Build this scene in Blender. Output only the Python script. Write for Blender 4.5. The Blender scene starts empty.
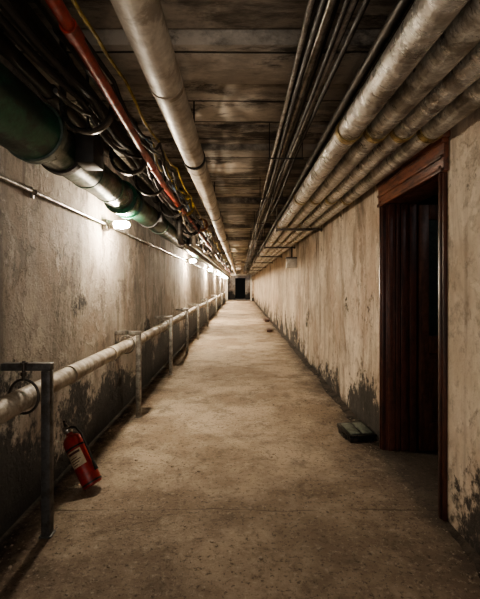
import bpy, bmesh, math, random
from mathutils import Vector, Matrix, noise as mnoise
random.seed(7)
C = bpy.context.scene.collection
CAMH = 1.35
XL, XR, ZC, YE = -1.28, 1.184, 2.74, 34.0
YB = -3.2

# ---------------------------------------------------------------- helpers
def world(o):
    m = o.matrix_basis.copy()
    if o.parent:
        return world(o.parent) @ o.matrix_parent_inverse @ m
    return m

def finish(o, parent=None, label=None, category=None, kind=None, group=None):
    C.objects.link(o)
    if parent is not None:
        o.parent = parent
        o.matrix_parent_inverse = world(parent).inverted()
    if label: o["label"] = label
    if category: o["category"] = category
    if kind: o["kind"] = kind
    if group: o["group"] = group
    return o

def thing(name, loc, label, category, group=None, kind=None):
    e = bpy.data.objects.new(name, None)
    e.empty_display_size = 0.1
    e.location = loc
    return finish(e, None, label, category, kind, group)

def obj(name, bm, mat, parent=None, M=None, angle=35, **k):
    if M is not None:
        bmesh.ops.transform(bm, matrix=M, verts=bm.verts)
    bmesh.ops.recalc_face_normals(bm, faces=bm.faces)
    me = bpy.data.meshes.new(name)
    bm.to_mesh(me); bm.free()
    for p in me.polygons: p.use_smooth = True
    me.set_sharp_from_angle(angle=math.radians(angle))
    me.materials.append(mat)
    o = bpy.data.objects.new(name, me)
    return finish(o, parent, **k)

def box(bm, lo, hi, bev=0.0, M=None):
    lo = Vector(lo); hi = Vector(hi)
    c = (lo + hi) / 2; s = hi - lo
    r = bmesh.ops.create_cube(bm, size=1.0)
    vs = r["verts"]
    bmesh.ops.scale(bm, vec=s, verts=vs)
    bmesh.ops.translate(bm, vec=c, verts=vs)
    if bev > 0:
        es = list({e for v in vs for e in v.link_edges})
        g = bmesh.ops.bevel(bm, geom=es, offset=bev, segments=2, profile=0.5, affect='EDGES')
        vs = list({v for f in g["faces"] for v in f.verts} | {v for v in vs if v.is_valid})
    if M is not None:
        bmesh.ops.transform(bm, matrix=M, verts=vs)
    return vs

def sweep(bm, pts, r, seg=10, caps=True):
    pts = [Vector(p) for p in pts]
    n = len(pts)
    rs = r if isinstance(r, (list, tuple)) else [r] * n
    tang = []
    for i in range(n):
        a = pts[max(0, i - 1)]; b = pts[min(n - 1, i + 1)]
        t = b - a
        if t.length < 1e-7:
            t = tang[-1].copy() if tang else (pts[-1] - pts[0])
        tang.append(t.normalized())
    up = Vector((0, 0, 1)) if abs(tang[0].z) < 0.9 else Vector((1, 0, 0))
    u = tang[0].cross(up).normalized()
    rings = []
    for i in range(n):
        t = tang[i]
        u = (u - t * u.dot(t))
        if u.length < 1e-6: u = t.orthogonal()
        u.normalize()
        w = t.cross(u)
        rings.append([bm.verts.new(pts[i] + (u * math.cos(2 * math.pi * k / seg) + w * math.sin(2 * math.pi * k / seg)) * rs[i]) for k in range(seg)])
    for i in range(n - 1):
        for k in range(seg):
            bm.faces.new((rings[i][k], rings[i][(k + 1) % seg], rings[i + 1][(k + 1) % seg], rings[i + 1][k]))
    if caps:
        bm.faces.new(rings[0]); bm.faces.new(rings[-1])

def lathe(bm, p, d, prof, seg=24):
    p = Vector(p); d = Vector(d).normalized()
    u = d.orthogonal().normalized(); w = d.cross(u)
    rings = []
    for t, r in prof:
        rings.append([bm.verts.new(p + d * t + (u * math.cos(2 * math.pi * k / seg) + w * math.sin(2 * math.pi * k / seg)) * max(r, 1e-4)) for k in range(seg)])
    for i in range(len(rings) - 1):
        for k in range(seg):
            bm.faces.new((rings[i][k], rings[i][(k + 1) % seg], rings[i + 1][(k + 1) % seg], rings[i + 1][k]))
    bm.faces.new(rings[0]); bm.faces.new(rings[-1])

def arc(cx, cz, y, r, a0, a1, n=16, sz=1.0):
    out = []
    for i in range(n + 1):
        a = math.radians(a0 + (a1 - a0) * i / n)
        out.append((cx + r * math.cos(a), y, cz + sz * r * math.sin(a)))
    return out

def band(bm, cx, y, cz, r, w=0.03, th=0.006, seg=24):
    prof = [(-w / 2, r), (-w / 2, r + th), (w / 2, r + th), (w / 2, r)]
    lathe(bm, (cx, y, cz), (0, 1, 0), prof, seg)

# ---------------------------------------------------------------- materials
class NT:
    def __init__(s, name):
        s.m = bpy.data.materials.new(name); s.m.use_nodes = True
        s.t = s.m.node_tree; s.n = s.t.nodes; s.l = s.t.links
        s.b = s.n["Principled BSDF"]
        s.tc = s.n.new("ShaderNodeTexCoord")
    def put(s, sock, v):
        if isinstance(v, bpy.types.NodeSocket): s.l.new(v, sock)
        else: sock.default_value = v
    def map(s, scale=(1, 1, 1), loc=(0, 0, 0)):
        n = s.n.new("ShaderNodeMapping"); s.l.new(s.tc.outputs["Object"], n.inputs[0])
        n.inputs["Scale"].default_value = scale; n.inputs["Location"].default_value = loc
        return n.outputs[0]
    def noise(s, scale, detail=6, rough=0.6, stretch=(1, 1, 1), loc=(0, 0, 0), dist=0.0):
        n = s.n.new("ShaderNodeTexNoise"); s.l.new(s.map(stretch, loc), n.inputs["Vector"])
        n.inputs["Scale"].default_value = scale; n.inputs["Detail"].default_value = detail
        n.inputs["Roughness"].default_value = rough; n.inputs["Distortion"].default_value = dist
        return n.outputs[0]
    def math(s, op, a, b=0.0, clamp=False):
        n = s.n.new("ShaderNodeMath"); n.operation = op; n.use_clamp = clamp
        s.put(n.inputs[0], a); s.put(n.inputs[1], b); return n.outputs[0]
    def step(s, v, a, b, lo=0.0, hi=1.0):
        n = s.n.new("ShaderNodeMapRange"); n.interpolation_type = 'SMOOTHSTEP'
        s.put(n.inputs["Value"], v)
        n.inputs["From Min"].default_value = a; n.inputs["From Max"].default_value = b
        n.inputs["To Min"].default_value = lo; n.inputs["To Max"].default_value = hi
        return n.outputs[0]
    def mix(s, f, a, b, mode='MIX'):
        n = s.n.new("ShaderNodeMix"); n.data_type = 'RGBA'; n.blend_type = mode
        s.put(n.inputs[0], f)
        for sk, v in ((n.inputs[6], a), (n.inputs[7], b)):
            if isinstance(v, tuple): sk.default_value = (*v[:3], 1)
            else: s.l.new(v, sk)
        return n.outputs[2]
    def xyz(s):
        n = s.n.new("ShaderNodeSeparateXYZ"); s.l.new(s.tc.outputs["Object"], n.inputs[0]); return n.outputs
    def bump(s, h, dist=0.01, strength=1.0):
        n = s.n.new("ShaderNodeBump"); s.put(n.inputs["Height"], h)
        n.inputs["Distance"].default_value = dist; n.inputs["Strength"].default_value = strength
        s.l.new(n.outputs[0], s.b.inputs["Normal"])
    def out(s, col, rough=0.8, metal=0.0):
        s.put(s.b.inputs["Base Color"], col if not isinstance(col, tuple) else (*col[:3], 1))
        s.put(s.b.inputs["Roughness"], rough); s.put(s.b.inputs["Metallic"], metal)
        return s.m

def weathered(name, c1, c2, rough=0.6, metal=0.0, scale=6, stretch=(1, 1, 1), bump=0.002, lo=.42, hi=.62, stain=None):
    s = NT(name)
    n = s.noise(scale, 7, .65, stretch)
    f = s.step(n, lo, hi)
    col = s.mix(f, c1, c2)
    g = s.noise(scale * 7, 4, .6)
    col = s.mix(s.step(g, .3, .7, 0, .35), col, tuple(x * .45 for x in c2))
    if stain:
        w = s.noise(3, 7, .7, (1.2, 1.6, 1.2), (9, 3, 1))
        col = s.mix(s.step(w, .50, .60, 0, .8), col, stain)
    s.bump(s.math('ADD', n, s.math('MULTIPLY', g, .4)), bump)
    r = s.step(n, .3, .7, max(.05, rough - .12), min(1, rough + .12))
    return s.out(col, r, metal)

def wall_mat(name, light, mid, dark, rust, mould, mouldc=(.014, .013, .013), off=0.0, bump=.02, zone=1.0, pk=1.0, base=.2, amp=.7):
    s = NT(name)
    L = (off, off, off)
    n1 = s.noise(1.1, 12, .66, (1, 1, .9), L)
    col = s.mix(s.step(n1, .38, .60), mid, light)
    n5 = s.noise(1.3, 10, .66, (1, 1, .7), (2 + off, 8, 3))
    col = s.mix(s.step(n5, .46, .64, 0, .8), col, rust)
    # soft drip stains
    st = s.noise(1.7, 9, .66, (1, 1.7, .42), L, .8)
    col = s.mix(s.step(st, .46, .68, 0, .88), col, dark)
    dr = s.noise(4.5, 8, .62, (1, 1.8, .16), (off, 3, 1), .3)
    col = s.mix(s.step(dr, .50, .68, 0, .55), col, dark)
    fl = s.noise(2.4, 12, .70, (1, 1, .9), (3 + off, 1, 2), .3)
    col = s.mix(s.step(fl, .55, .59, 0, .40 * pk), col, tuple(min(1, x * 1.22) for x in light))
    fl2 = s.noise(2.6, 12, .72, (1, 1.1, .85), (8 + off, 4, 2), .3)
    col = s.mix(s.step(fl2, .55, .62, 0, .55 * pk), col, tuple(x * .85 for x in dark))
    pit = s.noise(20, 7, .75, (1, 1, .9), L)
    col = s.mix(s.step(pit, .50, .68, 0, .45), col, tuple(x * .7 for x in dark))
    z = s.xyz()[2]
    a = s.math('SUBTRACT', 1.0, s.math('DIVIDE', z, zone), True)
    m = s.math('ADD', s.noise(1.2, 11, .72, (1, 1, .9), (7 + off, 0, 0)), s.math('MULTIPLY', a, mould))
    m = s.math('ADD', m, s.math('MULTIPLY', s.math('SUBTRACT', pit, .5), .35))
    mm = s.step(m, .60, .69, 0, .93)
    col = s.mix(mm, col, mouldc)
    gz = s.math('ADD', z, s.math('MULTIPLY', s.math('SUBTRACT', s.noise(2.2, 9, .74), .5), amp))
    col = s.mix(s.step(gz, -.02, base, .9, 0), col, (.018, .015, .013))  # wall foot painted darker to mask the lit strip along the floor
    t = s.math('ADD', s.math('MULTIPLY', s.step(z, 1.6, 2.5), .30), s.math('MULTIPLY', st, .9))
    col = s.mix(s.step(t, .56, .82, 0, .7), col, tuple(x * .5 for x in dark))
    h = s.math('ADD', s.math('MULTIPLY', fl, .8), s.math('MULTIPLY', pit, .4))
    h = s.math('ADD', h, s.math('MULTIPLY', s.step(fl, .55, .59), .10))
    h = s.math('SUBTRACT', h, s.math('MULTIPLY', s.step(fl2, .55, .62), .12))
    s.bump(h, bump)
    return s.out(col, .88)

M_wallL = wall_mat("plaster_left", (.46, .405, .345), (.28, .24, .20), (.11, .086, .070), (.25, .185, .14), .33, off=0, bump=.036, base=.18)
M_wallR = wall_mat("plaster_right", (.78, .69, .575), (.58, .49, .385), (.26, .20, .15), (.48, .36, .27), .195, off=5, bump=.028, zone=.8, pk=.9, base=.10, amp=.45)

def floor_mat():
    s = NT("dusty_concrete")
    n1 = s.noise(.9, 12, .7)
    col = s.mix(s.step(n1, .40, .60), (.39, .30, .215), (.64, .535, .415))
    x, y, z = s.xyz()
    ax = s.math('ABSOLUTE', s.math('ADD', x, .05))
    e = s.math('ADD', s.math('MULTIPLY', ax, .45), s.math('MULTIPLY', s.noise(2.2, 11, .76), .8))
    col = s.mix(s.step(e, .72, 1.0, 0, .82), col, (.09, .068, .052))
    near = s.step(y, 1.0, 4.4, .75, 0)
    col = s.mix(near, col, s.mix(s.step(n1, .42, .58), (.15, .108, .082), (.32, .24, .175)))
    n2 = s.noise(4, 11, .78, (1, 1, 1), (1, 2, 0), .3)
    col = s.mix(s.step(n2, .50, .62, 0, .55), col, (.14, .102, .074))
    n3 = s.noise(26, 8, .82)
    col = s.mix(s.step(n3, .53, .64, 0, .6), col, (.58, .49, .39))
    n4 = s.noise(36, 7, .8, (1, 1, 1), (4, 4, 4))
    col = s.mix(s.step(n4, .53, .63, 0, .85), col, (.05, .038, .03))
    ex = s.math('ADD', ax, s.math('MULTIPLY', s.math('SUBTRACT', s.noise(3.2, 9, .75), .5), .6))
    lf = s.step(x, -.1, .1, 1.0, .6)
    col = s.mix(s.math('MULTIPLY', s.step(ex, 1.06, 1.24, 0, .95), lf), col, (.020, .016, .013))  # shade painted along the walls, hides the lit strip beside the pipe's shadow
    yy = s.math('ADD', y, s.math('MULTIPLY', s.noise(1.2, 5), .12))
    fr = s.math('FRACT', s.math('DIVIDE', s.math('SUBTRACT', yy, .96), 3.0))
    j = s.step(s.math('ABSOLUTE', s.math('SUBTRACT', fr, .5)), .0008, .0028, 1, 0)
    j = s.math('MULTIPLY', j, s.step(s.noise(3, 4), .42, .58, .25, 1))
    col = s.mix(s.math('MULTIPLY', j, .55), col, (.035, .025, .02))
    h = s.math('ADD', s.math('MULTIPLY', n2, .8), s.math('MULTIPLY', n3, .5))
    h = s.math('SUBTRACT', h, s.math('MULTIPLY', j, .15))
    s.bump(h, .04)
    return s.out(col, .85)
M_floor = floor_mat()

def ceil_mat():
    s = NT("stained_board_marked_concrete")
    x, y, z = s.xyz()
    yw = s.math('ADD', y, s.math('MULTIPLY', s.noise(.5, 3, .5, (1, .3, 1)), .12))
    q = s.math('DIVIDE', yw, .38)
    bd = s.math('FLOOR', q)
    wn = s.n.new("ShaderNodeTexWhiteNoise"); wn.noise_dimensions = '1D'; s.l.new(bd, wn.inputs["W"])
    st = s.noise(2.0, 12, .76, (.6, 2.4, 1), (0, 0, 0), .3)
    v = s.math('ADD', s.math('MULTIPLY', wn.outputs[0], .20), s.math('SUBTRACT', st, .10))
    col = s.mix(s.step(v, .40, .60), (.17, .152, .133), (.52, .47, .405))
    n1 = s.noise(1.1, 12, .72, (.8, 1.3, 1))
    col = s.mix(s.step(n1, .49, .61, 0, .8), col, (.82, .75, .66))
    n2 = s.noise(2.0, 12, .74, (.7, 1.5, 1), (2, 5, 0), .3)
    col = s.mix(s.step(n2, .51, .62, 0, .88), col, (.06, .052, .045))
    fr = s.math('FRACT', q)
    j = s.step(s.math('ABSOLUTE', s.math('SUBTRACT', fr, .5)), .465, .488)
    j = s.math('MULTIPLY', j, s.step(wn.outputs[0], .15, .4, .35, 1))
    col = s.mix(s.math('MULTIPLY', j, .9), col, (.014, .012, .010))
    s.bump(s.math('SUBTRACT', s.math('ADD', s.math('MULTIPLY', st, .9), s.math('MULTIPLY', n2, .8)), s.math('MULTIPLY', j, .5)), .03)
    return s.out(col, .88)
M_ceil = ceil_mat()

M_white = weathered("dirty_white_insulation", (.52, .46, .38), (.30, .245, .19), .55, 0, 5, (1, .5, 1), .004)
M_cream = weathered("cream_pipe_wrap", (.67, .62, .54), (.45, .39, .32), .5, 0, 4, (1, .6, 1), .004, stain=(.28, .235, .185))
M_rail = weathered("soiled_cream_lagging", (.48, .435, .37), (.28, .235, .185), .6, 0, 5, (1, 1.2, 1), .012, stain=(.15, .12, .09))
M_foil = weathered("aged_foil_wrap", (.74, .73, .70), (.42, .39, .35), .30, .6, 7, (1, 2.2, 1), .016, stain=(.19, .165, .14))
M_foil2 = weathered("dull_canvas_wrap", (.68, .66, .61), (.38, .345, .30), .36, .5, 8, (1, 2, 1), .016, stain=(.16, .14, .115))
M_brass = weathered("tarnished_brass_clamp", (.42, .31, .13), (.16, .11, .05), .35, .6, 20)
M_green = weathered("chipped_green_paint", (.025, .13, .08), (.025, .05, .038), .38, .1, 5, (1, .6, 1), .004, .48, .60)
M_greenb = weathered("green_enamel_fitting", (.02, .14, .08), (.02, .045, .032), .38, .1, 9, stain=(.03, .035, .028))
M_tin = weathered("dull_tin_jacket", (.22, .25, .23), (.075, .11, .09), .36, .45, 5, (1, .7, 1), .005, stain=(.02, .08, .052))
M_darkpipe = weathered("black_iron_pipe", (.03, .028, .026), (.085, .072, .06), .5, .5, 8)
M_dgreen = weathered("worn_dark_green_pipe", (.025, .10, .065), (.04, .06, .045), .42, .15, 6, stain=(.07, .065, .05))
M_steel = weathered("galvanised_steel", (.38, .36, .32), (.18, .16, .14), .42, .6, 14)
M_boxp = weathered("light_grey_painted_metal", (.75, .73, .68), (.55, .52, .47), .5, 0, 10)
M_post = weathered("dark_grey_painted_steel", (.10, .10, .10), (.05, .043, .038), .5, .3, 12)
M_hook = weathered("blackened_steel_strap", (.05, .048, .046), (.022, .02, .019), .35, .4, 12)
M_black = weathered("black_rubber", (.014, .013, .013), (.035, .03, .027), .6, 0, 14)
M_red = weathered("red_painted_pipe", (.38, .042, .024), (.17, .03, .019), .42, .1, 8)
M_yel = weathered("yellow_cable_jacket", (.50, .35, .05), (.22, .15, .03), .5, 0, 12)
M_blue = weathered("blue_cable_jacket", (.05, .13, .26), (.03, .05, .08), .45, 0, 12)
M_orange = weathered("orange_cable_jacket", (.24, .08, .03), (.10, .04, .02), .45, 0, 12)
M_greyc = weathered("grey_cable_jacket", (.38, .35, .31), (.16, .14, .12), .5, 0, 12)
M_wood = weathered("dark_red_varnished_wood", (.10, .036, .024), (.036, .017, .013), .42, 0, 5, (3, 3, .5), .003)
M_woodr = weathered("worn_red_brown_wood", (.22, .08, .045), (.06, .026, .018), .42, 0, 5, (5, .8, 5), .006)
M_jamb = weathered("scuffed_brown_jamb_wood", (.16, .062, .043), (.07, .030, .022), .40, 0, 4, (2, 2, .5), .002)
M_leaf = weathered("worn_brown_door_leaf_wood", (.24, .115, .075), (.11, .052, .036), .45, 0, 4, (4, 1, .6), .003)
M_pane = weathered("grimy_dark_green_glass", (.10, .135, .115), (.05, .07, .06), .25, 0, 4)
M_exred = weathered("scuffed_red_enamel", (.36, .024, .02), (.21, .018, .016), .42, 0, 10, (1, 1, 1), .001, stain=(.22, .055, .045))
M_exlab = weathered("yellowed_paper_label", (.66, .57, .41), (.46, .36, .24), .5, 0, 14)
M_ink = weathered("dark_print", (.06, .02, .02), (.10, .03, .03), .5, 0, 20)
M_brt = weathered("scratched_chrome", (.5, .48, .44), (.3, .28, .25), .3, .9, 20)
M_bait = weathered("black_plastic", (.016, .017, .016), (.03, .03, .027), .35, 0, 12)
M_baitl = weathered("dusty_grey_green_plastic_lid", (.20, .23, .19), (.11, .125, .105), .35, 0, 12)
M_stone = weathered("rubble_stone", (.46, .38, .30), (.18, .135, .10), .9, 0, 30)
M_dirt = weathered("settled_dirt", (.07, .053, .040), (.03, .023, .018), .95, 0, 9, bump=.02)
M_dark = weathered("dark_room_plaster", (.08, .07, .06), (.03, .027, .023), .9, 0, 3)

def glow(name, col, st):
    s = NT(name)
    s.out((1, .95, .85), .3)
    s.b.inputs["Emission Color"].default_value = (*col, 1)
    s.b.inputs["Emission Strength"].default_value = st
    return s.m
GL = [glow("lit_frosted_glass_dim", (1.0, .85, .66), 1250), glow("lit_frosted_glass", (1.0, .84, .63), 2300), glow("lit_frosted_glass_bright", (1.0, .82, .60), 4000)]  # one glass; emission set weaker on the nearest lamp, stronger on farther ones

# ---------------------------------------------------------------- setting
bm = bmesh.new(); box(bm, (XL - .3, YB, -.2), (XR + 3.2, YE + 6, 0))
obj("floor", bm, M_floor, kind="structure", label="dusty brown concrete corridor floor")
bm = bmesh.new(); box(bm, (XL - .3, YB, 0), (XL, YE + 6, ZC + .2))
obj("wall_left", bm, M_wallL, kind="structure", label="peeling stained plaster wall with black mould")
DY0, DY1, DH = 2.33, 3.29, 2.04
bm = bmesh.new()
box(bm, (XR, YB, 0), (XR + .25, DY0, ZC + .2))
box(bm, (XR, DY1, 0), (XR + .25, YE + 6, ZC + .2))
box(bm, (XR, DY0, DH + .14), (XR + .25, DY1, ZC + .2))
obj("wall_right", bm, M_wallR, kind="structure", label="peeling beige plaster wall with a doorway")
bm = bmesh.new()
box(bm, (XL - .3, YB, ZC + .04), (XR + .25, YE + 6, ZC + .2))
edges = [YB, -1.5, -.3, .9, 1.5, 2.15, 2.6, 3.45, 3.9, 4.9]
while edges[-1] < YE + 6: edges.append(edges[-1] + random.choice([.55, .9, 1.3]))
for i in range(len(edges) - 1):
    d = random.uniform(0, .035) + (0.07 if i % 3 == 2 else 0)
    box(bm, (XL, edges[i] + .012, ZC - d), (XR, min(edges[i + 1], YE + 6) - .012, ZC + .06), .004)
obj("ceiling", bm, M_ceil, kind="structure", label="dark stained board-marked concrete ceiling")
bm = bmesh.new()
box(bm, (XL, YE, 0), (-1.12, YE + .3, ZC)); box(bm, (.96, YE, 0), (XR, YE + .3, ZC)); box(bm, (-1.12, YE, 2.25), (.96, YE + .3, ZC))
obj("wall_end", bm, M_wallR, kind="structure", label="end wall with a dark opening")
bm = bmesh.new()
box(bm, (-1.16, YE - .04, 0), (-1.04, YE + .02, 2.3), .005); box(bm, (.88, YE - .04, 0), (1.00, YE + .02, 2.3), .005); box(bm, (-1.18, YE - .05, 2.16), (1.02, YE + .02, 2.30), .005)
obj("trim_1", bm, M_boxp, kind="structure", label="pale grey frame around the far opening")
bm = bmesh.new()
box(bm, (XL, YE + 3.5, 0), (-.45, YE + 3.8, ZC)); box(bm, (.5, YE + 3.5, 0), (XR, YE + 3.8, ZC)); box(bm, (-.45, YE + 3.5, 2.0), (.5, YE + 3.8, ZC))
obj("wall_far", bm, M_wallL, kind="structure", label="dim wall beyond the opening with a doorway")
bm = bmesh.new(); box(bm, (XL - .3, YB - .2, 0), (XR + .25, YB, ZC + .2))
obj("wall_near", bm, M_wallR, kind="structure", label="plaster wall closing the corridor")
bm = bmesh.new()
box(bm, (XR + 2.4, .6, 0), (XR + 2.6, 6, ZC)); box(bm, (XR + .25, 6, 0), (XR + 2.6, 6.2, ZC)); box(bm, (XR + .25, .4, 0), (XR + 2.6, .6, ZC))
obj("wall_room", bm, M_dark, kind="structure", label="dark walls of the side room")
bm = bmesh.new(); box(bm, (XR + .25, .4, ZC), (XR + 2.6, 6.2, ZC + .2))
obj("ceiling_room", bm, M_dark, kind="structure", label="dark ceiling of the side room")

# door frame
fr = thing("door_1", (XR, (DY0 + DY1) / 2, 0), "dark red-brown wooden door frame with open panelled door", "door", kind="structure")
bm = bmesh.new()
for (a, b) in ((DY0 - .045, DY0 + .02), (DY1 - .02, DY1 + .045)):
    box(bm, (XR - .022, a, 0), (XR + .01, b, DH + .16), .004)
    box(bm, (XR - .032, a + .018, 0), (XR - .015, b - .022, DH), .003)
obj("casing", bm, M_wood, fr)
bm = bmesh.new()
box(bm, (XR - .028, DY0 - .06, DH - .04), (XR + .02, DY1 + .06, DH + .17), .006)
box(bm, (XR - .055, DY0 - .08, DH + .145), (XR + .02, DY1 + .08, DH + .185), .006)
box(bm, (XR - .042, DY0 - .065, DH + .12), (XR, DY1 + .065, DH + .145), .004)
box(bm, (XR - .042, DY0 - .05, DH + .035), (XR, DY1 + .05, DH + .055), .004)
box(bm, (XR - .042, DY0 - .05, DH - .045), (XR, DY1 + .05, DH - .02), .004)
obj("header", bm, M_woodr, fr)
bm = bmesh.new()
for (a, b, s) in ((DY0, .02, 1), (DY1, .02, -1)):
    def jb(x0, x1, t, z1=DH):
        lo, hi = sorted((a, a + s * t))
        box(bm, (XR + x0, lo, 0), (XR + x1, hi, z1), .002)
    jb(.0, .25, .018); jb(.025, .06, .035); jb(.085, .10, .045); jb(.125, .165, .040); jb(.19, .245, .055)
box(bm, (XR, DY0, DH - .03), (XR + .25, DY1, DH + .14), .003)
obj("jamb", bm, M_jamb, fr)
leafX0, leafX1, ly = XR + .262, XR + 1.16, DY1 - .02
bm = bmesh.new()
T = .045
box(bm, (leafX0, ly - T, .01), (leafX0 + .08, ly, DH - .04), .004)
box(bm, (leafX1 - .10, ly - T, .01), (leafX1, ly, DH - .04), .004)
for z0, z1 in ((.01, .24), (.80, .94), (DH - .16, DH - .04)):
    box(bm, (leafX0 + .08, ly - T, z0), (leafX1 - .10, ly, z1), .004)
box(bm, (leafX0 + .08, ly - .03, .24), (leafX1 - .10, ly - .012, .80))
box(bm, (leafX0 + .12, ly - .038, .29), (leafX1 - .15, ly - .012, .75), .008)
leaf = obj("leaf", bm, M_leaf, fr)
bm = bmesh.new(); box(bm, (leafX0 + .08, ly - .028, .94), (leafX1 - .10, ly - .018, DH - .16))
obj("pane", bm, M_pane, leaf, label="grimy dark glass pane")
bm = bmesh.new(); lathe(bm, (leafX1 - .05, ly - T, .98), (0, -1, 0), [(0, .025), (.006, .025), (.008, .01), (.03, .01), (.035, .025), (.055, .027), (.065, .015)])
obj("knob", bm, M_brass, leaf)

# ---------------------------------------------------------------- wall lamps
LY = [3.75, 9.4, 15.0, 20.6, 26.2, 31.6]
LZ = 1.915
for i, y in enumerate(LY):
    e = thing("wall_lamp", (XL, y, LZ), "lit jelly-jar lamp on a grey conduit box on the wall", "lamp", "wall lamps along the corridor")
    bm = bmesh.new()
    box(bm, (XL, y - .05, LZ - .05), (XL + .05, y + .05, LZ + .05), .008)
    lathe(bm, (XL + .05, y, LZ), (1, 0, 0), [(0, .042), (.012, .045), (.016, .036), (.045, .036), (.048, .04), (.056, .04)])
    obj("lamp_base", bm, M_steel, e)
    bm = bmesh.new()
    lathe(bm, (XL + .105, y, LZ), (1, 0, 0), [(0, .026), (.012, .030), (.05, .036), (.09, .036), (.115, .031), (.13, .022), (.138, .012), (.140, .002)])
    obj("lamp_glass", bm, GL[min(i, 2)], e)

xs = [YB] + LY + [33.7]
cd = thing("lamp_conduit", (XL, 0, LZ), "thin grey steel conduit run clipped along the plaster wall", "conduit")
for a, b in zip(xs[:-1], xs[1:]):
    bm = bmesh.new()
    sweep(bm, [(XL + .03, a + .05, LZ), (XL + .03, b - .05, LZ)], .012, 10)
    obj("conduit_tube", bm, M_steel, cd)
for y in [.7, 2.45, 5.6, 7.5, 11.5, 13.2, 17, 19]:
    bm = bmesh.new()
    band(bm, XL + .03, y, LZ, .012, .03, .005, 12)
    box(bm, (XL + .001, y - .012, LZ - .035), (XL + .014, y + .012, LZ + .035), .002)
    obj("clip", bm, M_steel, cd)

# ---------------------------------------------------------------- waist-high pipe and its stands
PX, PZ, PR = -1.15, .735, .058
pp = thing("insulated_pipe", (PX, 0, PZ), "soiled cream lagged heating pipe hung low along the wall", "pipe")
pts = []; rr = []
for i in range(290):
    y = YB + .05 + .125 * i
    pts.append((PX + .004 * math.sin(y * 1.7), y, PZ + .01 * math.sin(y * .8)))
    rr.append(PR + .004 * mnoise.noise(Vector((y * 2.3, 0, 5))))
bm = bmesh.new(); sweep(bm, pts, rr, 20); obj("pipe_body", bm, M_rail, pp)
for y in [.9, 1.75, 2.7, 3.55, 4.6, 5.5, 6.6, 7.5, 9, 11, 13, 15]:
    bm = bmesh.new()
    band(bm, PX, y, PZ + .01 * math.sin(y * .8), PR + .001, .04, .006)
    obj("wrap_joint", bm, M_white, pp)
SY = [2.16 + 1.93 * i for i in range(5)] + [13.0, 17.5, 23, 29]
for i, y in enumerate(SY):
    near = i == 0
    px = -1.04 + random.uniform(-.01, .01) * (not near)
    h = .93 if near else random.uniform(.88, .92)
    m = M_post if near else M_steel
    e = thing("pipe_stand", (px, y, 0), ("dark grey square steel pipe stand beside the red extinguisher" if near else "steel post with wall arm carrying the pipe"), "pipe stand", "steel stands carrying the low pipe")
    zc = PZ + .01 * math.sin(y * .8)
    bm = bmesh.new(); box(bm, (px - .024, y - .024, .008), (px + .024, y + .024, h - .04), .004); obj("post", bm, m, e)
    bm = bmesh.new(); box(bm, (XL + .001, y - .022, h - .04), (px + .026, y + .022, h), .004); obj("arm", bm, m, e)
    bm = bmesh.new(); box(bm, (px - .032, y - .032, 0), (px + .032, y + .032, .010), .002); obj("base_plate", bm, m, e)
    bm = bmesh.new(); sweep(bm, [(PX, y - .032, h + .015), (PX, y - .032, zc + .098)], .009, 8)
    lathe(bm, (PX, y - .032, h - .062), (0, 0, 1), [(0, .017), (.018, .017)], 6)
    lathe(bm, (PX, y - .032, h + .0), (0, 0, 1), [(0, .02), (.008, .02)], 12)
    obj("hanger_rod", bm, M_darkpipe if near else m, e)
    bm = bmesh.new()
    sweep(bm, arc(PX, zc + .012, y - .032, .079, 90, 450, 30, 1.14), .007, 8)
    obj("hanger_ring", bm, M_darkpipe if near else m, e)

# ---------------------------------------------------------------- pipe helpers
def long_pipe(name, x, z, r, mat, label, ys=YB + .05, ye=33.7, joints=None, jm=None, seg=20, wob=0.0, path=None, cat="pipe", jw=.05, jt=.008):
    e = thing(name, (x, max(ys, 0), z), label, cat)
    f = path or (lambda y: (x + wob * math.sin(y * .9 + x * 9), z + wob * math.cos(y * .7 + x * 5)))
    n = max(2, int((ye - ys) / .5))
    pts = []
    for i in range(n + 1):
        y = ys + (ye - ys) * i / n
        a = f(y); pts.append((a[0], y, a[1]))
    bm = bmesh.new(); sweep(bm, pts, r, seg); obj("pipe_body", bm, mat, e)
    for y in (joints or []):
        a = f(y)
        bm = bmesh.new(); band(bm, a[0], y, a[1], r, jw, jt)
        obj("coupling", bm, jm or mat, e)
    return e

CPX, CPZ, CPR = -.345, CAMH + .95, .078
long_pipe("ceiling_pipe", CPX, CPZ, CPR, M_cream, "large cream insulated pipe hanging under the ceiling", joints=[1.9, 3.2, 4.6, 6.2, 8, 10, 12.5, 15], jm=M_white, seg=28, wob=.004, jw=.035, jt=.004)
for y in [3.0, 5.4, 8.0, 10.7, 13.5, 17, 21, 25]:
    e = thing("pipe_hanger", (CPX, y, ZC), "black ring hanger holding the large cream pipe", "pipe hanger", "ring hangers on the large ceiling pipe")
    bm = bmesh.new(); band(bm, CPX, y, CPZ, CPR + .003, .025, .006); obj("ring", bm, M_black, e)
    bm = bmesh.new(); sweep(bm, [(CPX, y, CPZ + CPR), (CPX, y, ZC + .02)], .006, 8); obj("rod", bm, M_black, e)

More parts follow.
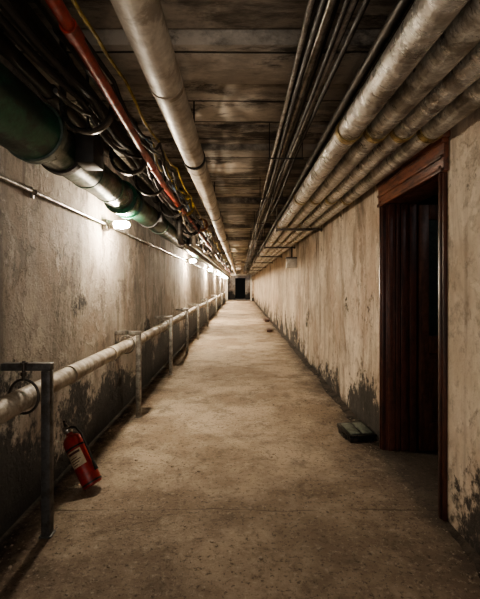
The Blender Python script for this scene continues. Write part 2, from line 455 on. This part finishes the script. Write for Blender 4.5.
RX = [.605, .757, .905, 1.06]; RZ = CAMH + .86; RR = [.066, .062, .060, .062]
for i, x in enumerate(RX):
    js = [2.22, 3.95, 5.7, 7.5, 9.8, 13, 17]
    o = long_pipe("wrapped_pipe", x, RZ, RR[i], M_foil if i % 2 == 0 else M_foil2,
              ["shiny foil-wrapped pipe at the outer edge of the rack", "dull silvery wrapped pipe in the overhead rack", "foil-wrapped pipe in the overhead rack", "dull silvery wrapped pipe running against the wall"][i],
              joints=js, jm=M_brass, seg=24, wob=.003, jw=.045, jt=.008)
    o["group"] = "overhead pipe rack"
for y in [5.6, 8.3, 11, 14, 17.5, 21.5, 26, 31]:
    e = thing("pipe_trapeze", (.84, y, ZC), "dark steel strut hung on rods carrying the pipe rack", "pipe support", "trapeze supports of the overhead pipe rack")
    bm = bmesh.new(); zb = RZ - .068
    box(bm, (.50, y - .02, zb - .03), (1.15, y + .02, zb), .003); obj("strut", bm, M_darkpipe, e)
    for x in (.515, 1.138):
        bm = bmesh.new(); sweep(bm, [(x, y, zb - .045), (x, y, ZC + .02)], .006, 8)
        lathe(bm, (x, y, zb - .042), (0, 0, 1), [(0, .012), (.012, .012)], 6)
        obj("rod", bm, M_darkpipe, e)

cond = [(.285, 1.12, .013, M_greyc), (.31, 1.17, .019, M_black), (.335, 1.105, .014, M_black), (.365, 1.14, .017, M_steel), (.40, 1.19, .022, M_darkpipe), (.405, 1.10, .012, M_black),
        (.435, 1.13, .015, M_greyc), (.455, 1.18, .020, M_black), (.48, 1.11, .013, M_black), (.63, 1.09, .026, M_darkpipe), (.70, 1.10, .022, M_black), (.80, 1.12, .03, M_darkpipe), (.95, 1.08, .025, M_darkpipe)]
for i, (x, z, r, m) in enumerate(cond):
    lab = {M_greyc.name: "thin grey electrical conduit under the ceiling", M_black.name: "black rubber cable running under the ceiling",
           M_steel.name: "galvanised conduit under the ceiling", M_darkpipe.name: "black iron conduit under the ceiling"}[m.name]
    ph = random.uniform(0, 6)
    def path(y, x=x, z=z, ph=ph, i=i, m=m):
        s = (.016 if m is M_black else .006) if i < 9 else .004
        return (x + s * math.sin(y * 1.3 + ph) + (.014 * math.sin(y * .35 + ph) if i < 9 else 0), CAMH + z + s * math.sin(y * 1.7 + ph))
    long_pipe("conduit", x, CAMH + z, r, m, lab, joints=([1.8 + i * .2, 4.5 + i * .3] if i in (3, 6, 9) else None), jm=M_steel, seg=12, path=path, cat="conduit", jw=.05, jt=.004)
for y in [3.4, 5.0, 7.0, 9.4, 12, 15, 19]:
    e = thing("conduit_bracket", (.39, y, ZC), "black steel bracket carrying cables under the ceiling", "bracket", "brackets of the cable bundle")
    bm = bmesh.new(); box(bm, (.24, y - .008, CAMH + 1.068), (.54, y + .008, CAMH + 1.08), .002)
    obj("strut", bm, M_black, e)
    for x in (.25, .53):
        bm = bmesh.new(); sweep(bm, [(x, y, CAMH + 1.07), (x, y, ZC + .02)], .004, 8)
        obj("rod", bm, M_black, e)

# ---------------------------------------------------------------- left overhead services
GX, GZ, GR = -1.05, CAMH + .78, .145
e = thing("green_main_pipe", (GX, 0, GZ), "large chipped green main pipe with a tin-jacketed section", "pipe")
bm = bmesh.new(); sweep(bm, [(GX, y, GZ) for y in (YB + .05, 0, 1, 2.05)], GR, 36); obj("green_section", bm, M_green, e)
bm = bmesh.new(); lathe(bm, (GX, 2.02, GZ), (0, 1, 0), [(0, GR + .012), (.05, GR + .012), (.055, GR - .02), (.12, GR - .028), (1.55, GR - .028), (1.6, GR - .02)], 36)
obj("jacket_section", bm, M_tin, e)
bm = bmesh.new()
lathe(bm, (GX, 3.5, GZ - .01), (0, 1, 0), [(0, .12), (.0, .150), (.03, .150), (.035, .13), (.22, .13), (.225, .150), (.255, .150), (.26, .12)], 32)
for k in range(8):
    a = k * math.pi / 4
    for yy in (3.485, 3.745): lathe(bm, (GX + .138 * math.cos(a), yy, GZ - .01 + .138 * math.sin(a)), (0, 1, 0), [(0, .010), (.015, .010)], 6)
obj("flange", bm, M_greenb, e)
bm = bmesh.new(); sweep(bm, [(GX, y, GZ) for y in [3.7 + i * 2 for i in range(16)]], .115, 28); obj("dark_section", bm, M_dgreen, e)
for y in [2.75, 3.2, 5.2, 7.5, 10, 13]:
    bm = bmesh.new(); band(bm, GX, y, GZ, (GR - .028) if y < 3.5 else .115, .05, .006, 30); obj("band", bm, M_greenb, e)
for y in [1.05, 2.35, 4.6, 7.2, 10, 13, 17]:
    h = thing("pipe_cradle", (GX, y, ZC), "black steel cradle hanging the big green pipe", "pipe support", "cradles of the big pipe")
    r = GR + .006 if y < 2 else GR - .02
    if y > 3.5: r = .118
    bm = bmesh.new(); band(bm, GX, y, GZ, r, .05, .008, 30)
    k = .05 if y == 2.35 else 0
    box(bm, (GX + r - .01, y - .035 - k, GZ - .06 - k / 2), (GX + r + .045 + k, y + .035 + k, GZ + .06 + k / 2), .004)
    obj("strap", bm, M_black, h)
    bm = bmesh.new()
    sweep(bm, [(GX + r + .03, y, GZ), (GX + r + .03, y, ZC + .02)], .008, 8)
    obj("rod", bm, M_black, h)

def redpath(y):
    t = min(max((y - .8) / 2.6, 0), 1)
    return (-.545 - .10 * t - .01 * min(max(y - 4, 0), 6) * .5, CAMH + .86 - .02 * t)
e = long_pipe("red_pipe", -.55, CAMH + .86, .023, M_red, "thin red painted sprinkler pipe", joints=[1.35, 2.9, 5.2, 8], jm=M_red, seg=14, path=redpath, jw=.07, jt=.006)
long_pipe("iron_pipe", -.70, CAMH + 1.02, .035, M_darkpipe, "black iron pipe under the ceiling", joints=[1.6, 3.4, 6], jm=M_darkpipe, seg=16, wob=.004)
long_pipe("iron_pipe", -.90, CAMH + 1.12, .05, M_darkpipe, "thick black iron pipe close to the ceiling", joints=[2.0, 4.4, 8], jm=M_darkpipe, seg=16, wob=.004)
long_pipe("iron_pipe", -1.13, CAMH + 1.15, .04, M_darkpipe, "black iron pipe close to the ceiling and wall", joints=[2.4, 5.4], jm=M_darkpipe, seg=16, wob=.004)
def elbow_pts(x, y0, z, ztop, r=.12, ye=33):
    pts = [(x, y0, ztop), (x, y0, z + r)]
    for i in range(1, 7):
        a = math.pi / 2 * i / 6
        pts.append((x, y0 + r - r * math.cos(a), z + r - r * math.sin(a)))
    yy = y0 + r + .4
    while yy < ye: pts.append((x, yy, z)); yy += 1.5
    return pts
for (x, y0, z, r, m, lab) in ((-.80, 5.3, CAMH + .58, .04, M_darkpipe, "black iron branch pipe turning down from the ceiling"),
                                  (-.76, 6.6, CAMH + .66, .03, M_white, "white branch pipe turning down from the ceiling"),
                                  (-.60, 9.0, CAMH + .60, .03, M_steel, "grey steel branch pipe turning down from the ceiling")):
    e = thing("branch_pipe", (x, y0, z), lab, "pipe")
    bm = bmesh.new(); sweep(bm, elbow_pts(x, y0, z, ZC - .105), r, 16); obj("pipe_body", bm, m, e)
    bm = bmesh.new(); lathe(bm, (x, y0 + .15, z), (0, 1, 0), [(0, r), (0, r + .01), (.04, r + .01), (.04, r)], 16)
    obj("elbow_collar", bm, m, e)
    bm = bmesh.new(); lathe(bm, (x, y0, z + .16), (0, 0, 1), [(0, r), (0, r + .01), (.04, r + .01), (.04, r)], 16)
    obj("elbow_collar", bm, m, e)

HY = [-1, .9, 2.0, 2.75, 3.4, 4.5, 6.0, 7.6, 9.4, 11.5, 14, 17, 20.5, 24.5, 29]
def cable(x, z, r, mat, label, sag=.05, jit=.03, ys=-1, ye=29, name="cable"):
    pts = []
    jx = [random.uniform(-jit, jit) for _ in HY]; jz = [random.uniform(-jit * .3, jit) for _ in HY]
    sg = [random.uniform(.4, 1.5) for _ in HY]
    for i in range(len(HY) - 1):
        a, b = HY[i], HY[i + 1]
        for k in range(8):
            t = k / 8; y = a + (b - a) * t
            if y < ys or y > ye: continue
            tt = t * t * (3 - 2 * t)
            pts.append((x + jx[i] * (1 - tt) + jx[i + 1] * tt + .008 * mnoise.noise(Vector((y * 5, x * 40, 0))), y, CAMH + z + jz[i] * (1 - tt) + jz[i + 1] * tt - sag * sg[i] * 4 * t * (1 - t)))
    e = bmesh.new(); sweep(e, pts, r, 8)
    return obj(name, e, mat, label=label, category="cable")
cable(-.565, 1.0, .008, M_yel, "yellow jacketed cable sagging between hooks", .05, .03)
cable(-.60, .97, .007, M_yel, "thin yellow cable sagging between hooks", .07, .05, ys=2.7)
cable(-.64, .99, .011, M_black, "black rubber cable sagging between hooks", .05, .03)
cable(-.75, .93, .016, M_black, "thick black rubber cable sagging between hooks", .04, .02)
cable(-.79, .92, .013, M_black, "black rubber cable sagging between hooks", .06, .03)
cable(-.82, .95, .018, M_darkpipe, "thick grimy black cable between hooks", .04, .02)
cable(-.61, .95, .007, M_blue, "thin blue cable sagging between hooks", .08, .04, ys=2.5)
cable(-.66, .90, .006, M_orange, "thin orange cable sagging between hooks", .07, .05, ys=4.2)
cable(-.58, .90, .009, M_black, "thin black cable sagging between hooks", .09, .05, ys=2.0)
cable(-.70, .86, .011, M_black, "loose black cable drooping under the others", .11, .06, ys=1.5)
cable(-.56, .93, .009, M_black, "loose thin black cable drooping under the red pipe", .10, .05, ys=2.4)
cable(-.72, .84, .008, M_white, "loose dirty white cable drooping between hooks", .10, .06, ys=4.2)
cable(-.48, 1.1, .006, M_greyc, "thin grey wire loosely hung under the ceiling", .05, .05)
for y in HY[1:13]:
    e = thing("cable_hook", (-.76, y, ZC), "black steel J-shaped hook holding cables", "cable hook", "J hooks of the cable run")
    cx, cz, R = -.76, CAMH + .89, .125
    bm = bmesh.new()
    pts = [(cx - R, y, ZC + .02), (cx - R, y, cz + .05)] + arc(cx, cz, y, R, 180, 375, 18)
    sweep(bm, pts, .012, 8)
    bmesh.ops.scale(bm, vec=(1, 2.4, 1), space=Matrix.Translation((0, -y, 0)), verts=bm.verts)
    obj("hook", bm, M_hook, e)
    bm = bmesh.new(); box(bm, (cx - R - .03, y - .03, ZC - .01), (cx - R + .03, y + .03, ZC + .02), .002); obj("mount_plate", bm, M_hook, e)
for (x, y, z, R, m, lab) in ((-.64, 4.75, CAMH + .93, .10, M_yel, "coiled spare yellow cable tied to a hook"), (-.70, 5.9, CAMH + .86, .12, M_black, "coiled spare black cable tied to a hook"),
                        (-.58, 6.1, CAMH + .92, .09, M_orange, "coiled spare orange cable tied to a hook"), (-.66, 4.2, CAMH + .88, .09, M_black, "coiled black cable hanging near the cream pipe")):
    pts = []
    for i in range(120):
        a = i / 120 * math.pi * 2 * 4
        q = R * (1 + .12 * math.sin(i * .37))
        pts.append((x + q * math.cos(a) * .8, y + .05 * math.sin(i * .21) + .03 * math.cos(a), z + q * math.sin(a)))
    bm = bmesh.new(); sweep(bm, pts, .007, 6); obj("cable_coil", bm, m, label=lab, category="cable coil")

fx, fy, fz = XR, 8.4, CAMH + .46
e = thing("junction_box", (fx, fy, fz), "small light grey metal junction box hung on the wall", "junction box")
bm = bmesh.new(); box(bm, (fx - .21, fy - .11, fz - .10), (fx - .001, fy + .11, fz + .09), .012); obj("box_body", bm, M_boxp, e)
bm = bmesh.new(); box(bm, (fx - .22, fy - .12, fz + .09), (fx - .001, fy + .12, fz + .12), .005); obj("box_lid", bm, M_post, e)
bm = bmesh.new(); sweep(bm, [(fx - .10, fy, fz + .11), (fx - .10, fy, fz + .33)], .016, 8); obj("conduit_stub", bm, M_darkpipe, e)

# ---------------------------------------------------------------- fire extinguisher
base = Vector((-.970, 2.64, .034)); top = Vector((-1.205, 2.76, .385))
ax = (top - base).normalized()
q = Vector((0, 0, 1)).rotation_difference(ax)
e = bpy.data.objects.new("fire_extinguisher", None); e.empty_display_size = .1
e.rotation_mode = 'QUATERNION'; e.rotation_quaternion = q; e.location = base
finish(e, None, "scuffed red fire extinguisher with paper label leaning against the wall", "fire extinguisher")
W = world(e)
R = .065
bm = bmesh.new(); lathe(bm, (0, 0, 0), (0, 0, 1), [(.004, R - .012), (0, R - .004), (.012, R), (.30, R), (.325, R * .93), (.345, R * .75), (.358, R * .45), (.362, .022), (.375, .022)], 36)
body = obj("cylinder_body", bm, M_exred, e, M=W)
for z0 in (.01, .262):
    bm = bmesh.new(); lathe(bm, (0, 0, 0), (0, 0, 1), [(z0, R), (z0, R + .002), (z0 + .012, R + .002), (z0 + .012, R)], 36)
    obj("band", bm, M_bait, e, M=W)
def patch(z0, z1, a0, a1, off, n=14):
    bm = bmesh.new(); vs = []
    for i in range(n + 1):
        a = math.radians(a0 + (a1 - a0) * i / n)
        vs.append([bm.verts.new(((R + off) * math.cos(a), (R + off) * math.sin(a), z)) for z in (z0, z1)])
    for i in range(n): bm.faces.new((vs[i][0], vs[i + 1][0], vs[i + 1][1], vs[i][1]))
    return bm
lab = obj("label", patch(.14, .25, -135, -45, .0012), M_exlab, e, M=W)
bm = patch(.225, .24, -125, -55, .002)
for k in range(4):
    b2 = patch(.152 + k * .016, .157 + k * .016, -125, -90 + (k * 13) % 30, .002)
    me = bpy.data.meshes.new("t"); b2.to_mesh(me); b2.free(); bm.from_mesh(me); bpy.data.meshes.remove(me)
obj("label_print", bm, M_ink, lab, M=W)
bm = bmesh.new(); lathe(bm, (0, 0, 0), (0, 0, 1), [(.372, .02), (.375, .026), (.39, .026), (.392, .018), (.42, .018), (.424, .012)], 20)
lathe(bm, (0, 0, .405), (0, -1, 0), [(.01, .012), (.022, .012), (.024, .02), (.034, .02), (.036, .016)], 18)
obj("valve", bm, M_brt, e, M=W)
bm = bmesh.new()
box(bm, (-.012, -.01, .418), (.012, .01, .432), .002)
sweep(bm, [(-.012, .01, .425), (.01, -.03, .432), (.03, -.065, .446), (.04, -.085, .444)], [.009, .009, .008, .007], 8)
sweep(bm, [(-.01, 0, .408), (.012, -.035, .405), (.03, -.07, .398), (.04, -.085, .39)], [.008, .008, .007, .006], 8)
obj("handle", bm, M_bait, e, M=W)
bm = bmesh.new()
sweep(bm, [(-.005, -.01, .40), (.03, -.012, .405), (.062, -.015, .385), (.080, -.02, .33), (.078, -.022, .22), (.074, -.022, .13)], .007, 10)
lathe(bm, (.074, -.022, .13), (0, 0, -1), [(0, .008), (.02, .010), (.06, .013), (.062, .009)], 12)
obj("hose", bm, M_black, e, M=W)

# ---------------------------------------------------------------- bait station
bx, by = 1.035, 3.56
Rz = math.radians(10)
Mb = Matrix.Translation((bx, by, 0)) @ Matrix.Rotation(Rz, 4, 'Z')
e = bpy.data.objects.new("bait_station", None); e.location = (bx, by, 0); e.rotation_euler = (0, 0, Rz)
finish(e, None, "black plastic rodent bait station with dusty grey-green lid on the floor", "bait station")
bm = bmesh.new()
box(bm, (-.115, -.125, 0), (.115, .125, .045), .003)
box(bm, (-.125, -.05, 0), (-.105, .05, .04), .003)
obj("box_body", bm, M_bait, e, M=Mb)
bm = bmesh.new(); vs = box(bm, (-.124, -.134, .046), (.124, .134, .060), .003)
for v in bm.verts:
    if v.co.z > .05: v.co.z += (.134 + v.co.y) * .10
obj("lid", bm, M_bait, e, M=Mb)
for x0, x1 in ((-.100, -.012), (.012, .100)):
    bm = bmesh.new(); vs = box(bm, (x0, -.105, .056), (x1, .10, .068), .002)
    for v in bm.verts: v.co.z += (.134 + v.co.y) * .10
    obj("lid_panel", bm, M_baitl, e, M=Mb)
for x in (-.07, .07):
    bm = bmesh.new()
    lathe(bm, (x, -.126, .022), (0, -1, 0), [(-.01, .017), (.003, .017), (.003, .013)], 18)
    obj("entry_hole", bm, M_darkpipe, e, M=Mb)

# ---------------------------------------------------------------- dirt banked along the right wall, rubble, scraps
for (a, b) in ((.4, DY0 - .06), (DY1 + .06, 30)):
    side, xw = -1, XR
    bm = bmesh.new(); n = int((b - a) / .04); prev = None
    for i in range(n + 1):
        y = a + (b - a) * i / n
        w = .04 + .07 * (.5 + mnoise.noise(Vector((y * 1.1, side * 3, 0)))) + .03 * mnoise.noise(Vector((y * 9, side, 4)))
        h = .008 + .012 * (.5 + mnoise.noise(Vector((y * 1.5, side * 7, 2))))
        if i in (0, n): w, h = .02, .004
        w = max(.02, w)
        row = []
        for k in range(6):
            t = k / 5
            zz = h * (1 - t) ** 1.6 + (.002 * mnoise.noise(Vector((y * 14, k * 2.1, side))) if 0 < k < 5 else 0)
            row.append(bm.verts.new((xw + side * (.001 + w * t), y, max(zz, .0015) if k < 5 else .0)))
        if prev:
            for k in range(5): bm.faces.new((prev[k], prev[k + 1], row[k + 1], row[k]))
        prev = row
    obj("dirt_bank", bm, M_dirt, kind="stuff", label="brown dirt and plaster dust banked against the wall", category="dirt", angle=60)

bm = bmesh.new()
def stone(x, y, s):
    r = bmesh.ops.create_icosphere(bm, subdivisions=1, radius=s)
    sq = Vector((random.uniform(.7, 1.5), random.uniform(.7, 1.3), random.uniform(.35, .8)))
    rot = Matrix.Rotation(random.uniform(0, 6), 4, 'Z')
    for v in r["verts"]:
        v.co = rot @ Vector([v.co[i] * sq[i] * random.uniform(.75, 1.2) for i in range(3)]) + Vector((x, y, s * .3))
for _ in range(3000):
    side = random.random()
    y = random.uniform(1.3, 4.8) if random.random() < .65 else random.uniform(3, 20)
    if side < .32: x = XL + abs(random.gauss(0, .28)) + .05
    elif side < .64: x = XR - abs(random.gauss(0, .28)) - .05
    else: x = random.uniform(XL + .05, XR - .05)
    s = random.choice([.002, .003, .004, .005, .006]) * (2.1 if random.random() < .07 else 1)
    stone(min(max(x, XL + .02), XR - .02), y, s)
obj("rubble", bm, M_stone, kind="stuff", label="scattered crumbs of fallen plaster and grit on floor", category="rubble")
for (x, y, l, w, h, a) in ((.86, 11.8, .7, .14, .06, -3), (.98, 15, .8, .16, .09, 2)):
    bm = bmesh.new()
    vs = box(bm, (-w / 2, -l / 2, 0), (w / 2, l / 2, h), .006)
    box(bm, (-w / 2 + .01, -l / 2 - .05, 0), (w / 4, l / 2 - .1, h * .55), .004)
    obj("timber_scrap", bm, M_wood, M=Matrix.Translation((x, y, 0)) @ Matrix.Rotation(math.radians(a), 4, 'Z'), label="short dark timber offcut lying on the floor", category="timber scrap")

# ---------------------------------------------------------------- light + camera
def area(loc, rot, e, sx, sy, col=(1, .88, .74)):
    ld = bpy.data.lights.new("fill_light", 'AREA'); ld.energy = e; ld.size = sx; ld.size_y = sy; ld.shape = 'RECTANGLE'; ld.color = col
    lo = bpy.data.objects.new("fill_light", ld); lo.location = loc
    lo.rotation_euler = [math.radians(a) for a in rot]; C.objects.link(lo)
area((0.0, -2.2, 1.0), (107, 0, 0), 40, 1.8, 1.2, (1, .92, .83))  # added unseen fill behind the camera, lifts pipe undersides, ceiling and walls
area((0.0, YE + 2.2, 2.6), (0, 0, 0), 14, .6, .6, (.75, .85, 1))  # added unseen fill past the end opening, brings out faint detail there
area((XR + 1.3, 1.6, 2.6), (20, 0, 0), 3.0, .6, .6, (.9, .96, 1))  # added faint fill inside the side room
wd = bpy.data.worlds.new("World"); bpy.context.scene.world = wd; wd.use_nodes = True
wd.node_tree.nodes["Background"].inputs[0].default_value = (.03, .028, .025, 1); wd.node_tree.nodes["Background"].inputs[1].default_value = .3
try:
    bpy.context.scene.view_settings.look = 'AgX - Medium High Contrast'
except Exception as ex:
    print(ex)

cam = bpy.data.cameras.new("camera"); co = bpy.data.objects.new("camera", cam); C.objects.link(co)
co.location = (0, 0, CAMH); co.rotation_euler = (math.radians(90), 0, 0)
cam.sensor_fit = 'VERTICAL'; cam.sensor_height = 36; cam.sensor_width = 36
cam.lens = 36 * 400 / 599; cam.shift_y = -14.5 / 599; cam.clip_start = .05; cam.clip_end = 200
bpy.context.scene.camera = co
